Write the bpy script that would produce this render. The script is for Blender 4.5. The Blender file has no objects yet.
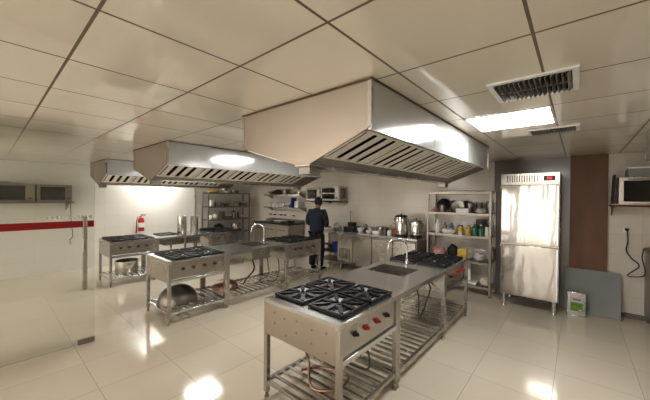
import bpy, bmesh, math, random
from math import pi, sin, cos, radians
from mathutils import Vector, Matrix
random.seed(7)
SC = bpy.context.scene
COL = SC.collection

# ------------------------------------------------------------------ materials
def new_mat(name):
    m = bpy.data.materials.new(name); m.use_nodes = True
    nt = m.node_tree
    b = nt.nodes['Principled BSDF']
    return m, nt, b
def plain(name, col, rough=.5, metal=0., var=.06, scale=8., bump=0., spec=.5, stretch=(1,1,1)):
    """principled surface whose colour wanders a little with noise"""
    m, nt, b = new_mat(name)
    N, L = nt.nodes, nt.links
    tc = N.new('ShaderNodeTexCoord'); mp = N.new('ShaderNodeMapping'); mp.inputs['Scale'].default_value = stretch
    L.new(tc.outputs['Object'], mp.inputs['Vector'])
    no = N.new('ShaderNodeTexNoise'); no.inputs['Scale'].default_value = scale; no.inputs['Detail'].default_value = 4
    L.new(mp.outputs['Vector'], no.inputs['Vector'])
    cr = N.new('ShaderNodeValToRGB')
    c = col
    cr.color_ramp.elements[0].position = .3; cr.color_ramp.elements[1].position = .7
    cr.color_ramp.elements[0].color = tuple(max(0, v*(1-var)) for v in c)+(1,)
    cr.color_ramp.elements[1].color = tuple(min(1, v*(1+var)) for v in c)+(1,)
    L.new(no.outputs['Fac'], cr.inputs['Fac']); L.new(cr.outputs['Color'], b.inputs['Base Color'])
    b.inputs['Roughness'].default_value = rough; b.inputs['Metallic'].default_value = metal
    b.inputs['Specular IOR Level'].default_value = spec
    if bump:
        bp = N.new('ShaderNodeBump'); bp.inputs['Strength'].default_value = bump; bp.inputs['Distance'].default_value = .01
        L.new(no.outputs['Fac'], bp.inputs['Height']); L.new(bp.outputs['Normal'], b.inputs['Normal'])
    return m
def steel(name, col=(.60,.58,.55), rough=.3, wav=.15, scale=2.5, var=.04, fs=3., zs=1.):
    m, nt, b = new_mat(name)
    N, L = nt.nodes, nt.links
    tc = N.new('ShaderNodeTexCoord')
    no = N.new('ShaderNodeTexNoise'); no.inputs['Scale'].default_value = scale; no.inputs['Detail'].default_value = 3
    mp = N.new('ShaderNodeMapping'); mp.inputs['Scale'].default_value = (1,1,zs)
    L.new(tc.outputs['Object'], mp.inputs['Vector']); L.new(mp.outputs['Vector'], no.inputs['Vector'])
    fine = N.new('ShaderNodeTexNoise'); fine.inputs['Scale'].default_value = fs; fine.inputs['Detail'].default_value = 3
    L.new(tc.outputs['Object'], fine.inputs['Vector'])
    cr = N.new('ShaderNodeValToRGB')
    cr.color_ramp.elements[0].position = .3; cr.color_ramp.elements[1].position = .7
    cr.color_ramp.elements[0].color = tuple(v*(1-var) for v in col)+(1,)
    cr.color_ramp.elements[1].color = tuple(min(1, v*(1+var)) for v in col)+(1,)
    L.new(fine.outputs['Fac'], cr.inputs['Fac']); L.new(cr.outputs['Color'], b.inputs['Base Color'])
    mr = N.new('ShaderNodeMapRange'); mr.inputs['To Min'].default_value = rough*.88; mr.inputs['To Max'].default_value = rough*1.12
    L.new(fine.outputs['Fac'], mr.inputs['Value']); L.new(mr.outputs['Result'], b.inputs['Roughness'])
    b.inputs['Metallic'].default_value = .92
    bp = N.new('ShaderNodeBump'); bp.inputs['Strength'].default_value = wav; bp.inputs['Distance'].default_value = .02
    L.new(no.outputs['Fac'], bp.inputs['Height']); L.new(bp.outputs['Normal'], b.inputs['Normal'])
    return m
def grid_mat(name, tile, joint, px, py, ax, ay, ox, oy, w=.006, rough=.15, wav=.1, wscale=1.2, spec=.5, var=.05, tilt=0., tint_noise=1.2):
    """tiles px x py on the world axes ax, ay, joints of half width w"""
    m, nt, b = new_mat(name)
    N, L = nt.nodes, nt.links
    g = N.new('ShaderNodeNewGeometry'); s = N.new('ShaderNodeSeparateXYZ'); L.new(g.outputs['Position'], s.inputs[0])
    def math_(op, a, v=None, c=None):
        n = N.new('ShaderNodeMath'); n.operation = op
        for i, q in enumerate((a, v, c)):
            if q is None: continue
            if isinstance(q, (int, float)): n.inputs[i].default_value = q
            else: L.new(q, n.inputs[i])
        return n.outputs[0]
    ds = []; cells = []
    for axn, per, off in ((ax, px, ox), (ay, py, oy)):
        t = math_('DIVIDE', math_('SUBTRACT', s.outputs[axn], off), per)
        cells.append(math_('FLOOR', t))
        fr = math_('FRACT', t)
        d = math_('MULTIPLY', math_('MINIMUM', fr, math_('SUBTRACT', 1., fr)), per)
        ds.append(d)
    d = math_('MINIMUM', ds[0], ds[1])
    mask = math_('LESS_THAN', d, w)
    cv = N.new('ShaderNodeCombineXYZ'); L.new(cells[0], cv.inputs[0]); L.new(cells[1], cv.inputs[1])
    wn = N.new('ShaderNodeTexWhiteNoise'); L.new(cv.outputs[0], wn.inputs['Vector'])
    no = N.new('ShaderNodeTexNoise'); no.inputs['Scale'].default_value = tint_noise; no.inputs['Detail'].default_value = 4
    L.new(g.outputs['Position'], no.inputs['Vector'])
    f = math_('ADD', math_('MULTIPLY', wn.outputs['Value'], .45), math_('MULTIPLY', no.outputs['Fac'], .55))
    cr = N.new('ShaderNodeValToRGB')
    cr.color_ramp.elements[0].position = .2; cr.color_ramp.elements[1].position = .8
    cr.color_ramp.elements[0].color = tuple(v*(1-var) for v in tile)+(1,)
    cr.color_ramp.elements[1].color = tuple(min(1, v*(1+var)) for v in tile)+(1,)
    L.new(f, cr.inputs['Fac'])
    mx = N.new('ShaderNodeMix'); mx.data_type = 'RGBA'
    L.new(mask, mx.inputs['Factor']); L.new(cr.outputs['Color'], mx.inputs['A']); mx.inputs['B'].default_value = joint+(1,)
    L.new(mx.outputs['Result'], b.inputs['Base Color'])
    rr = math_('MAXIMUM', rough, math_('MULTIPLY', mask, .7)); L.new(rr, b.inputs['Roughness'])
    b.inputs['Specular IOR Level'].default_value = spec
    w2 = N.new('ShaderNodeTexNoise'); w2.inputs['Scale'].default_value = wscale; w2.inputs['Detail'].default_value = 1.5
    # every tile waves in its own way: shift the noise by the cell
    sh = N.new('ShaderNodeVectorMath'); sh.operation = 'MULTIPLY_ADD'
    L.new(cv.outputs[0], sh.inputs[0]); sh.inputs[1].default_value = (3.7*tilt, 5.3*tilt, 0); L.new(g.outputs['Position'], sh.inputs[2])
    L.new(sh.outputs[0], w2.inputs['Vector'])
    h = math_('SUBTRACT', w2.outputs['Fac'], math_('MULTIPLY', mask, .25))
    bp = N.new('ShaderNodeBump'); bp.inputs['Strength'].default_value = wav; bp.inputs['Distance'].default_value = .05
    L.new(h, bp.inputs['Height']); L.new(bp.outputs['Normal'], b.inputs['Normal'])
    return m
def emit(name, col, s):
    m, nt, b = new_mat(name)
    b.inputs['Base Color'].default_value = col+(1,)
    b.inputs['Emission Color'].default_value = col+(1,); b.inputs['Emission Strength'].default_value = s
    return m

M = {}
M['steel']   = steel('brushed_steel', (.50,.475,.435), .27, .05)
M['steel_l'] = steel('bright_steel', (.66,.675,.685), .17, .14, 1.6)
M['steel_top'] = steel('worktop_steel', (.54,.535,.52), .22, .06, 1.5)
M['steel_w'] = steel('reflection_tinted_steel', (.44,.385,.33), .34, .08, 1.2)  # warm reflection of the ceiling put into the base colour
M['steel_d'] = steel('dull_steel', (.33,.305,.27), .38)
M['steel_f'] = steel('fridge_steel', (.42,.40,.375), .11, .5, 2.6, .02, zs=.3)
M['steel_b'] = plain('filter_steel', (.84,.80,.73), .35, .15, .05)
M['hood_side'] = plain('hood_side_steel', (.60,.61,.61), .15, .42, .05, 2.)
M['steel_r'] = steel('rack_steel', (.34,.31,.275), .42, .02)
M['steel_k'] = steel('dark_steel', (.28,.26,.23), .35)
M['pot'] = steel('pot_steel', (.62,.60,.56), .22, .05)
M['wok'] = steel('worn_wok_steel', (.27,.25,.225), .38, .2, 5)
M['copper'] = steel('reddish_pan_metal', (.36,.22,.17), .35, .2, 5)
M['chrome'] = steel('chrome', (.85,.85,.84), .08, 0)
M['iron']  = plain('cast_iron', (.012,.012,.013), .45, .2, .3, 30)
M['black'] = plain('black_plastic', (.02,.02,.021), .4)
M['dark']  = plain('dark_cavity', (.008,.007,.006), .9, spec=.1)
M['pan'] = plain('enamel_pan', (.55,.55,.54), .3, .35, .05)
M['red']   = plain('red_plastic', (.5,.02,.02), .35)
M['redtag']= plain('red_paint', (.30,.010,.014), .3)
M['redknob']= plain('red_knob', (.38,.02,.02), .35)
M['brownknob']= plain('brown_knob', (.10,.03,.02), .4)
M['seal']= plain('brown_sealant', (.12,.07,.045), .7)
M['white'] = plain('white_plastic', (.8,.8,.78), .4)
M['cream'] = plain('cream_cloth', (.66,.6,.5), .8, var=.2, bump=.3)
M['grey']  = plain('grey_sheet', (.25,.26,.258), .5, var=.04, scale=3)
M['brown'] = plain('brown_board', (.175,.088,.05), .55, var=.12, scale=6, stretch=(1,1,.4), bump=.05)
M['dgrey'] = plain('grey_wall_panel', (.20,.18,.16), .16, var=.05, scale=1)
M['navy']  = plain('navy_cloth', (.010,.016,.028), .85, var=.3, scale=12, bump=.3)
M['trouser'] = plain('black_cloth', (.012,.012,.014), .9, var=.3, bump=.3)
M['skin']  = plain('skin', (.30,.17,.11), .55, var=.05)
M['hair']  = plain('black_hair', (.01,.009,.008), .6, var=.4, scale=40, bump=.5)
M['yellow']= plain('yellow_plastic', (.62,.42,.06), .4, var=.3, scale=20)
M['green'] = plain('green_glass', (.03,.16,.10), .2, var=.4, scale=20)
M['lime']  = plain('lime_print', (.16,.30,.04), .5, var=.3, scale=30)
M['orange']= plain('orange_plastic', (.55,.2,.1), .5, var=.2)
M['blue']  = plain('blue_plastic', (.02,.05,.3), .4, var=.1)
M['purple']= plain('purple_print', (.2,.15,.35), .5)
M['tinpaper']= plain('pale_label', (.62,.60,.60), .45, var=.03)
M['wood']  = plain('wood', (.3,.16,.08), .5, var=.3, stretch=(1,1,8))
M['hose']  = plain('dark_hose', (.03,.027,.025), .5)
M['pinkbag'] = plain('pink_wrapper', (.55,.32,.3), .4, var=.3, scale=18, bump=.3)
M['duct']  = plain('black_rubber', (.015,.015,.015), .6)
M['lamp']  = emit('lamp_diffuser', (1., .985, .95), 17.)
M['lampw'] = emit('lamp_diffuser_warm', (1., .90, .74), 10.5)
M['disp']  = emit('red_display_segments', (1., .05, .08), 1.2)
M['floor'] = grid_mat('floor_tiles', (.66,.60,.50), (.33,.28,.21), .61, .61, 0, 1, -.15, .06, .0022, .10, .035, .9, .5, .04, tilt=.2)
M['ceil']  = grid_mat('ceiling_tiles', (.80,.755,.665), (.17,.13,.09), .61, .61, 0, 1, -.15, .28, .0065, .07, .14, 1.3, .95, .05, tilt=1.)
M['wall_x'] = grid_mat('wall_tiles_side', (.74,.72,.67), (.58,.56,.52), .61, .305, 1, 2, .1, 0, .0018, .16, .03, 1.5, .5, .02, tilt=.3)
M['wall_y'] = grid_mat('wall_tiles_back', (.70,.65,.585), (.52,.48,.43), .61, .305, 0, 2, .1, 0, .0022, .16, .03, 1.5, .5, .03, tilt=.3)

def glass_mat(name, tint, milk, gloss_r=.02):
    m = bpy.data.materials.new(name); m.use_nodes = True
    nt = m.node_tree; N, L = nt.nodes, nt.links
    N.remove(N['Principled BSDF']); out = N['Material Output']
    tr = N.new('ShaderNodeBsdfTransparent'); tr.inputs[0].default_value = tint+(1,)
    gl = N.new('ShaderNodeBsdfGlossy'); gl.inputs['Roughness'].default_value = gloss_r
    fr = N.new('ShaderNodeFresnel'); fr.inputs[0].default_value = 1.35
    di = N.new('ShaderNodeBsdfDiffuse'); di.inputs[0].default_value = (.8,.82,.78,1)
    m1 = N.new('ShaderNodeMixShader'); m2 = N.new('ShaderNodeMixShader')
    L.new(fr.outputs[0], m1.inputs[0]); L.new(tr.outputs[0], m1.inputs[1]); L.new(gl.outputs[0], m1.inputs[2])
    m2.inputs[0].default_value = milk; L.new(m1.outputs[0], m2.inputs[1]); L.new(di.outputs[0], m2.inputs[2])
    L.new(m2.outputs[0], out.inputs[0])
    return m
M['glass'] = glass_mat('door_glass', (.965,.975,.96), .03)
M['frost'] = glass_mat('frosted_marks', (.98,.98,.96), .22, .3)
M['ovenglass'] = glass_mat('oven_glass', (.5,.5,.48), .02)

# ------------------------------------------------------------------ mesh helper
class MB:
    def __init__(s): s.bm = bmesh.new()
    def poly(s, pts):
        vs = [s.bm.verts.new(p) for p in pts]; s.bm.faces.new(vs); return s
    def box(s, x0, y0, z0, x1, y1, z1, mat=None):
        c = [(x, y, z) for z in (z0, z1) for y in (y0, y1) for x in (x0, x1)]
        if mat is not None: c = [mat @ Vector(p) for p in c]
        v = [s.bm.verts.new(p) for p in c]
        for f in ((0,2,3,1),(4,5,7,6),(0,1,5,4),(2,6,7,3),(0,4,6,2),(1,3,7,5)): s.bm.faces.new([v[i] for i in f])
        return s
    def prism(s, pts, ext):
        e = Vector(ext); n = len(pts)
        a = [s.bm.verts.new(p) for p in pts]; b = [s.bm.verts.new(Vector(p)+e) for p in pts]
        s.bm.faces.new(a[::-1]); s.bm.faces.new(b)
        for i in range(n): s.bm.faces.new([a[i], a[(i+1)%n], b[(i+1)%n], b[i]])
        return s
    def tube(s, pts, r, n=8, closed=False):
        P = [Vector(p) for p in pts]; k = len(P); rs = r if isinstance(r, (list, tuple)) else [r]*k
        rings = []; up = None
        for i, p in enumerate(P):
            if closed: d = P[(i+1)%k]-P[i-1]
            else: d = (P[min(i+1,k-1)]-P[max(i-1,0)])
            d.normalize()
            if up is None:
                up = Vector((0,0,1)) if abs(d.z) < .9 else Vector((1,0,0))
            u = (up - d*up.dot(d)).normalized(); w = d.cross(u); up = u
            rings.append([s.bm.verts.new(p+u*cos(2*pi*j/n)*rs[i]+w*sin(2*pi*j/n)*rs[i]) for j in range(n)])
        for i in range(k if closed else k-1):
            A, B = rings[i], rings[(i+1)%k]
            for j in range(n): s.bm.faces.new([A[j], A[(j+1)%n], B[(j+1)%n], B[j]])
        if not closed:
            s.bm.faces.new(rings[0][::-1]); s.bm.faces.new(rings[-1])
        return s
    def lathe(s, prof, c=(0,0,0), n=20, sx=1., sy=1.):
        c = Vector(c); rings = []
        for r, z in prof:
            if r < 1e-5: rings.append([s.bm.verts.new(c+Vector((0,0,z)))])
            else: rings.append([s.bm.verts.new(c+Vector((r*cos(2*pi*j/n)*sx, r*sin(2*pi*j/n)*sy, z))) for j in range(n)])
        for A, B in zip(rings, rings[1:]):
            if len(A) == 1 and len(B) == 1: continue
            for j in range(n):
                k = (j+1) % n
                if len(A) == 1: s.bm.faces.new([A[0], B[k], B[j]])
                elif len(B) == 1: s.bm.faces.new([A[j], A[k], B[0]])
                else: s.bm.faces.new([A[j], A[k], B[k], B[j]])
        return s
    def xf(s, mat):
        bmesh.ops.transform(s.bm, matrix=mat, verts=s.bm.verts); return s
    def build(s, name, mat, parent=None, loc=(0,0,0), bevel=0., rot=(0,0,0), smooth=True):
        if isinstance(loc, float): loc, bevel = (0,0,0), loc
        bmesh.ops.recalc_face_normals(s.bm, faces=s.bm.faces)
        me = bpy.data.meshes.new(name); s.bm.to_mesh(me); s.bm.free()
        if smooth:
            me.polygons.foreach_set('use_smooth', [True]*len(me.polygons)); me.set_sharp_from_angle(angle=radians(35))
        me.materials.append(mat)
        o = bpy.data.objects.new(name, me); COL.objects.link(o)
        o.location = loc; o.rotation_euler = rot
        if parent is not None: o.parent = parent
        if bevel:
            b = o.modifiers.new('bevel', 'BEVEL'); b.width = bevel; b.segments = 2; b.limit_method = 'ANGLE'
        return o
def R(axis, deg): return Matrix.Rotation(radians(deg), 4, axis)
def T(*p): return Matrix.Translation(p)
def tag(o, label, cat, group=None, kind=None):
    o['label'] = label; o['category'] = cat
    if group: o['group'] = group
    if kind: o['kind'] = kind
    return o
def thing(name, label, cat, loc=(0,0,0), rz=0., group=None):
    o = bpy.data.objects.new(name, None); COL.objects.link(o); o.empty_display_size = .1
    o.location = loc; o.rotation_euler = (0,0,rz)
    return tag(o, label, cat, group)
def struct(o): o['kind'] = 'structure'; return o
def box(name, a, b, mat, parent=None, bevel=0., loc=(0,0,0), rot=(0,0,0)):
    return MB().box(*a, *b).build(name, mat, parent, loc, bevel, rot)
def link_copy(o, parent=None, loc=None):
    c = o.copy(); COL.objects.link(c)
    if parent is not None: c.parent = parent
    if loc is not None: c.location = loc
    for ch in o.children: link_copy(ch, c)
    return c

CZ = 2.41           # ceiling height
# ------------------------------------------------------------------ the room
struct(box('floor', (-8.85,-3.6,-.1), (3.1,6.3,0), M['floor']))
struct(box('ceiling', (-8.85,-3.6,CZ), (3.1,6.3,CZ+.1), M['ceil']))
struct(box('wall_left', (-8.9,-3.6,0), (-8.74,6.3,CZ), M['wall_x']))
struct(box('wall_back', (-8.74,6.15,0), (3.1,6.3,CZ), M['wall_y']))
for i, (xa, xb, mt) in enumerate(((-8.74,-7.6,'wall_y'),(-6.2,-5.2,'wall_y'),(-3.6,-2.9,'dgrey'),(-2.1,-1.8,'dgrey'),(-1.32,-1.2,'dgrey'),(-.78,-.5,'brown'),(.05,.35,'dgrey'),(.75,3.0,'wall_y'))):  # unseen piers and gaps, spaced to shape reflections and let fill light in
    struct(box('unseen_near_pier', (xa,-3.6,0), (xb,-3.5,CZ), M[mt]))
struct(box('wall_right', (3.0,-3.6,0), (3.1,6.15,CZ), M['wall_x']))
struct(box('wall_foot_shade', (.36,6.13,0), (3.0,6.15,.07), M['dgrey']))  # dark strip drawn for the shading along the foot of the wall
tr = struct(box('trim_1', (-1.16,6.115,0), (-.09,6.15,CZ), M['dgrey']))       # dark glossy panel behind the fridge
tag(box('wall_board', (-.09,6.07,0), (.345,6.148,CZ-.005), M['brown'], bevel=.004),
    'tall brown board fixed upright on the back wall beside the refrigerator', 'board')
# wall pipe near the steel rack
p = MB().tube([(-8.70,4.14,0),(-8.70,4.14,CZ-.001)], .018, 10)
for z in (.9,1.7,2.2): p.box(-8.74,4.12,z,-8.695,4.16,z+.03)
tag(p.build('wall_pipe', M['steel_d']), 'thin vertical steel pipe running up the left tiled wall', 'pipe')

# ------------------------------------------------------------------ lights in the ceiling
def ceiling_lamp(x, y, label, mat, sx=.61, sy=.61):
    t = thing('ceiling_light', label, 'ceiling light', (x, y, CZ))
    f = MB()
    a, b, w = sx/2, sy/2, .018
    f.box(-a,-b,-.008,a,-b+w,-.0005).box(-a,b-w,-.008,a,b,-.0005).box(-a,-b+w,-.008,-a+w,b-w,-.0005).box(a-w,-b+w,-.008,a,b-w,-.0005)
    f.build('frame', M['white'], t)
    box('diffuser', (-a+w,-b+w,-.006), (a-w,b-w,-.001), mat, t)
    return t
ceiling_lamp(-.455, 3.025, 'bright square ceiling light panel right of the large near hood', M['lamp'])
ceiling_lamp(-2.895, 3.025, 'square ceiling light panel between the near hood and the middle hood', M['lamp'])
ceiling_lamp(-5.945, 3.025, 'square ceiling light panel between the middle hood and the far hood', M['lamp'])
ceiling_lamp(-8.385, 3.025, 'square ceiling light panel between the far hood and the left wall', M['lamp'])

def vent(x0, x1, y0, y1, n, label):
    t = thing('ceiling_vent', label, 'ceiling vent', ((x0+x1)/2, (y0+y1)/2, CZ))
    a, b = (x1-x0)/2, (y1-y0)/2; w = .03
    f = MB()
    f.box(-a-w,-b-w,-.012,a+w,-b,-.0005).box(-a-w,b,-.012,a+w,b+w,-.0005).box(-a-w,-b,-.012,-a,b,-.0005).box(a,-b,-.012,a+w,b,-.0005)
    f.build('frame', M['white'], t)
    box('backing', (-a,-b,-.002), (a,b,-.0006), M['dark'], t)
    s = MB()
    for i in range(n):
        x = -a + (i+.5)*2*a/n
        s.box(-.0015,-b,-.012,.0015,b,.012, T(x,0,-.014) @ R('Y', 38))
    s.box(-a,-.004,-.018,a,.004,-.003)
    s.build('louvre', M['steel_k'], t)
vent(-.40, -.03, 2.02, 2.37, 15, 'large square dark louvred vent in the ceiling, nearer the camera')
vent(-.37, -.02, 3.58, 3.80, 15, 'narrow dark louvred vent in the ceiling beyond the light panel')

# ------------------------------------------------------------------ extraction hoods
def hood(xa, xb, y0, y1, label, fy1, xr=None, cups=True):
    """V-shaped island hood: vertical sides down to zb, slopes with filters down to a gutter at zv"""
    w = xb-xa; L = y1-y0; zb, zv = 2.128, 1.945; H = CZ-.001
    c = w/2 if xr is None else xr-xa
    t = thing('extraction_hood', label, 'hood', (xa, y0, 0))
    th = .012
    s = MB()
    s.box(0,th,zb,th,L-th,H).box(w-th,th,zb,w,L-th,H)
    s.box(-.004,0,zb-.018,.02,L,zb+.006).box(w-.02,0,zb-.018,w+.004,L,zb+.006)
    for yy in (L*.34, L*.67): s.box(w-.001,yy-.002,zb,w+.002,yy+.002,H).box(-.002,yy-.002,zb,.001,yy+.002,H)
    s.build('side_sheet', M['hood_side'], t)
    pent = [(0,0,H),(w,0,H),(w,0,zb),(c+.07,0,zv),(c-.07,0,zv),(0,0,zb)]
    MB().prism(pent, (0,th,0)).build('end_panel', M['steel_w'], t)
    MB().prism([(x,L-th,z) for x,_,z in pent], (0,th,0)).build('end_panel', M['steel_w'], t)
    for a in ((w-.022,-.003,w+.003,.02),(-.003,-.003,.02,.02),(w-.022,L-.02,w+.003,L+.003)):
        MB().box(a[0],a[1],zb,a[2],a[3],H).build('corner_strip', M['steel'], t)
    # gutter along the bottom: a flat channel with two sloped lips
    for sgn in (-1, 1):
        edge = w if sgn > 0 else 0
        def at(f, y, d=0.):    # f=0 at gutter, 1 at the side
            x = (c+sgn*.07)*(1-f) + edge*f; z = zv*(1-f) + zb*f
            return Vector((x, y, z+d))
        g = MB()
        g.poly([at(-.0,th), at(.2,th), at(.2,L-th), at(0,L-th)]).poly([at(.94,th), at(1,th), at(1,L-th), at(.94,L-th)])
        g.poly([at(0,th,.006), at(.2,th,.006), at(.2,L-th,.006), at(0,L-th,.006)])
        g.build('slope_lip', M['steel_d'], t)
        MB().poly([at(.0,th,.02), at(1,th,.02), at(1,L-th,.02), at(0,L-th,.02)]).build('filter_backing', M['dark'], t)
        bl = MB().poly([at(.2,fy1-y0,.001), at(.95,fy1-y0,.001), at(.95,L-th,.001), at(.2,L-th,.001)])
        bl.build('blank_panel', M['steel_d'], t)
        n = max(1, round((fy1-y0-.03)/.5)); fl = (fy1-y0-.03)/n
        for i in range(n):
            a = .02+i*fl; b = a+fl-.006
            f = MB()
            nb = 4
            p0, p1 = at(.21,0), at(.93,0)
            ex = (p1-p0); ln = ex.length; ang = math.atan2(ex.z, ex.x)
            mt = T(*p0) @ Matrix.Rotation(-ang, 4, 'Y')
            f.box(0,a,-.004,.018,b,.012,mt).box(ln-.018,a,-.004,ln,b,.012,mt).box(0,a,-.004,ln,a+.012,.012,mt).box(0,b-.012,-.004,ln,b,.012,mt)
            pw = (b-a)/nb
            for k in range(nb):
                y = a+(k+.5)*pw
                f.box(.015, y-pw*.29, -.006, ln-.015, y+pw*.29, -.003, mt)
            f.build('baffle_filter', M['steel_b'], t)
    g = MB().box(c-.072,0,zv-.012,c+.072,L,zv+.002)
    g.build('gutter', M['steel'], t)
    for yy in (.02, L-.16):
        MB().box(c-.055,yy,zv-.068,c+.055,yy+.11,zv-.012).box(c-.06,yy-.005,zv-.02,c+.06,yy+.115,zv-.012).build('grease_cup', M['steel_d'], t, bevel=.003)
    cl = MB().box(-.006,-.006,H-.012,w+.006,0,H).box(w,0,H-.008,w+.006,L,H)
    cl.build('sealant_line', M['seal'], t)
    return t
hood(-2.18,-.905,1.45,4.37,'large near steel extraction hood above the closest island of burners',3.95,-1.46)
hood(-5.13,-3.885,1.49,4.40,'middle steel extraction hood above the second island with the sink',4.0,-4.47)
hood(-7.95,-6.735,1.50,4.40,'farthest steel extraction hood along the left side near the white wall',4.0,-7.3)
hood(.52,1.75,1.45,4.40,'steel extraction hood at the right edge of the picture above the wall oven',4.0,1.135)

# ------------------------------------------------------------------ ranges
def leg(x, y, t, z1=.56, s=.02, foot=True):
    l = box('leg', (x-s,y-s,.05), (x+s,y+s,z1), M['steel'], t, .002)
    MB().lathe([(.0,0),(.02,0),(.022,.006),(.014,.014),(.014,.05),(0,.05)], (x,y,0), 12).build('adjustable_foot', M['steel_d'], l)
    return l
def burner_proto(parent, x, y, h=.174):
    """square cast iron trivet over a steel drip pan"""
    b = MB()
    w = .017; z0, z1 = .004, .024
    b.box(-h,-h,z0,h,-h+w,z1).box(-h,h-w,z0,h,h,z1).box(-h,-h+w,z0,-h+w,h-w,z1).box(h-w,-h+w,z0,h,h-w,z1)
    for k in range(8):
        a = k*45; r1 = (h-w) if k % 2 == 0 else (h-w)*1.30; r0 = .042 if k % 2 == 0 else .06
        wd = .024 if k % 2 == 0 else .017
        m = R('Z', a)
        b.prism([m@Vector(q) for q in ((r0,-.007,.012),(r1*.62,-wd,.010),(r1,-wd*.7,.006),(r1,wd*.7,.006),(r1*.62,wd,.010),(r0,.007,.012))], (0,0,.02))
    g = b.build('trivet', M['iron'], parent, (x,y,.852), .0015)
    MB().lathe([(h*.93,.0),(h*.93,.004),(h*.80,.006),(h*.55,-.004),(h*.25,-.006),(0,-.006)], (0,0,.001), 4).xf(R('Z',45) @ Matrix.Scale(1.36,4)).build('drip_pan', M['pan'], g)
    MB().lathe([(0,0),(.044,0),(.046,.009),(.036,.015),(.018,.015),(.014,.010),(0,.010)], (0,0,-.002), 16).build('burner_head', M['iron'], g)
    return g
def gas_range(x0, y0, W, L, label, flat=False, holes=False, tags=(0,1,1,0)):
    t = thing('gas_range', label, 'stove', (x0, y0, 0))
    zt = .85
    b = MB()
    b.box(.004,.004,zt-.03,W-.004,L-.004,zt-.012)
    b.box(0,0,zt-.035,W,.014,zt).box(0,L-.014,zt-.035,W,L,zt).box(0,.014,zt-.035,.014,L-.014,zt).box(W-.014,.014,zt-.035,W,L-.014,zt)
    b.box(.014,.014,zt-.012,W-.014,L-.014,zt-.0005)
    b.build('cooktop', M['steel_top'], t, .002)
    box('side_panel', (.002,.002,.555), (W-.002,.010,zt-.034), M['steel_w'] if holes else M['steel'], t)
    box('side_panel', (.002,L-.010,.555), (W-.002,L-.002,zt-.034), M['steel'], t)
    box('back_panel', (.002,.010,.555), (.010,L-.010,zt-.034), M['steel'], t)
    cp = box('control_panel', (W-.026,.03,.60), (W-.016,L-.03,zt-.034), M['steel'], t)
    box('front_rail', (W-.04,.02,.545), (W-.002,L-.02,.585), M['steel_l'], t, .002)
    kn = MB().lathe([(0,-.004),(.022,-.004),(.023,.004),(.016,.006),(.014,.026),(0,.027)], (0,0,0), 14)
    kn.box(-.013,-.0035,.02,.013,.0035,.031); kn.xf(R('Y',90))
    k0 = kn.build('knob', M['black'], t, (W-.012, L*.23, .725), rot=(.5,0,0))
    kr = MB().lathe([(0,-.004),(.023,-.004),(.024,.005),(.016,.008),(.014,.026),(0,.027)], (0,0,0), 14)
    kr.box(-.013,-.0035,.02,.013,.0035,.031); kr.xf(R('Y',90))
    k1 = kr.build('knob', M['redknob' if (tags[0] or holes) else 'brownknob'], t, (W-.012, L*.40, .725), rot=(-.4,0,0))
    if tags[3] == 0: link_copy(k0, t, (W-.012, L*.77, .725))
    link_copy(k1, t, (W-.012, L*.59, .725)).rotation_euler = (1.1,0,0)
    if tags[0] == 1: link_copy(k1, t, (W-.012, L*.77, .725))
    if holes:
        hb = MB()
        for hx, hz in ((.14,.76),(.14,.67),(.26,.74),(.40,.76),(.40,.67),(.56,.74),(.56,.64),(.70,.76),(.70,.62),(.28,.61)):
            hb.tube([(hx,.004,hz),(hx,-.003,hz)], .009, 10)
        hb.build('bolt_heads', M['steel_d'], t)
    for px in (.021, W-.021):
        for py in (.021, L-.021): leg(px, py, t, .555 if px < .1 else zt-.036)
    f = MB()
    z0, z1 = .125, .155
    f.box(.04,.006,z0,W-.04,.036,z1).box(.04,L-.036,z0,W-.04,L-.006,z1).box(.006,.04,z0,.036,L-.04,z1).box(W-.036,.04,z0,W-.006,L-.04,z1)
    n = 7 if flat else 9
    for i in range(n):
        y = .05 + (i+.5)*(L-.1)/n; hw = .027 if flat else .015
        f.box(.03,y-hw,z1-.004,W-.03,y+hw,z1+.012)
    f.build('slatted_shelf', M['steel_l'] if flat else M['steel'], t, .002)
    bys = (.27, .655) if L < .9 else (.25, .70)
    if L < .82: bys = (.215, .59)
    g0 = None
    for bx in (.20, .60):
        for by in bys:
            if g0 is None: g0 = burner_proto(t, bx, by)
            else: link_copy(g0, t, (bx, by, .852))
    pm = MB().tube([(.3,.1,.60),(.3,L-.1,.60)], .014, 8)
    for by in bys: pm.tube([(.3,by,.60),(.3,by,.80)], .01, 8)
    pm.build('gas_manifold', M['steel_d'], t)
    return t
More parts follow.
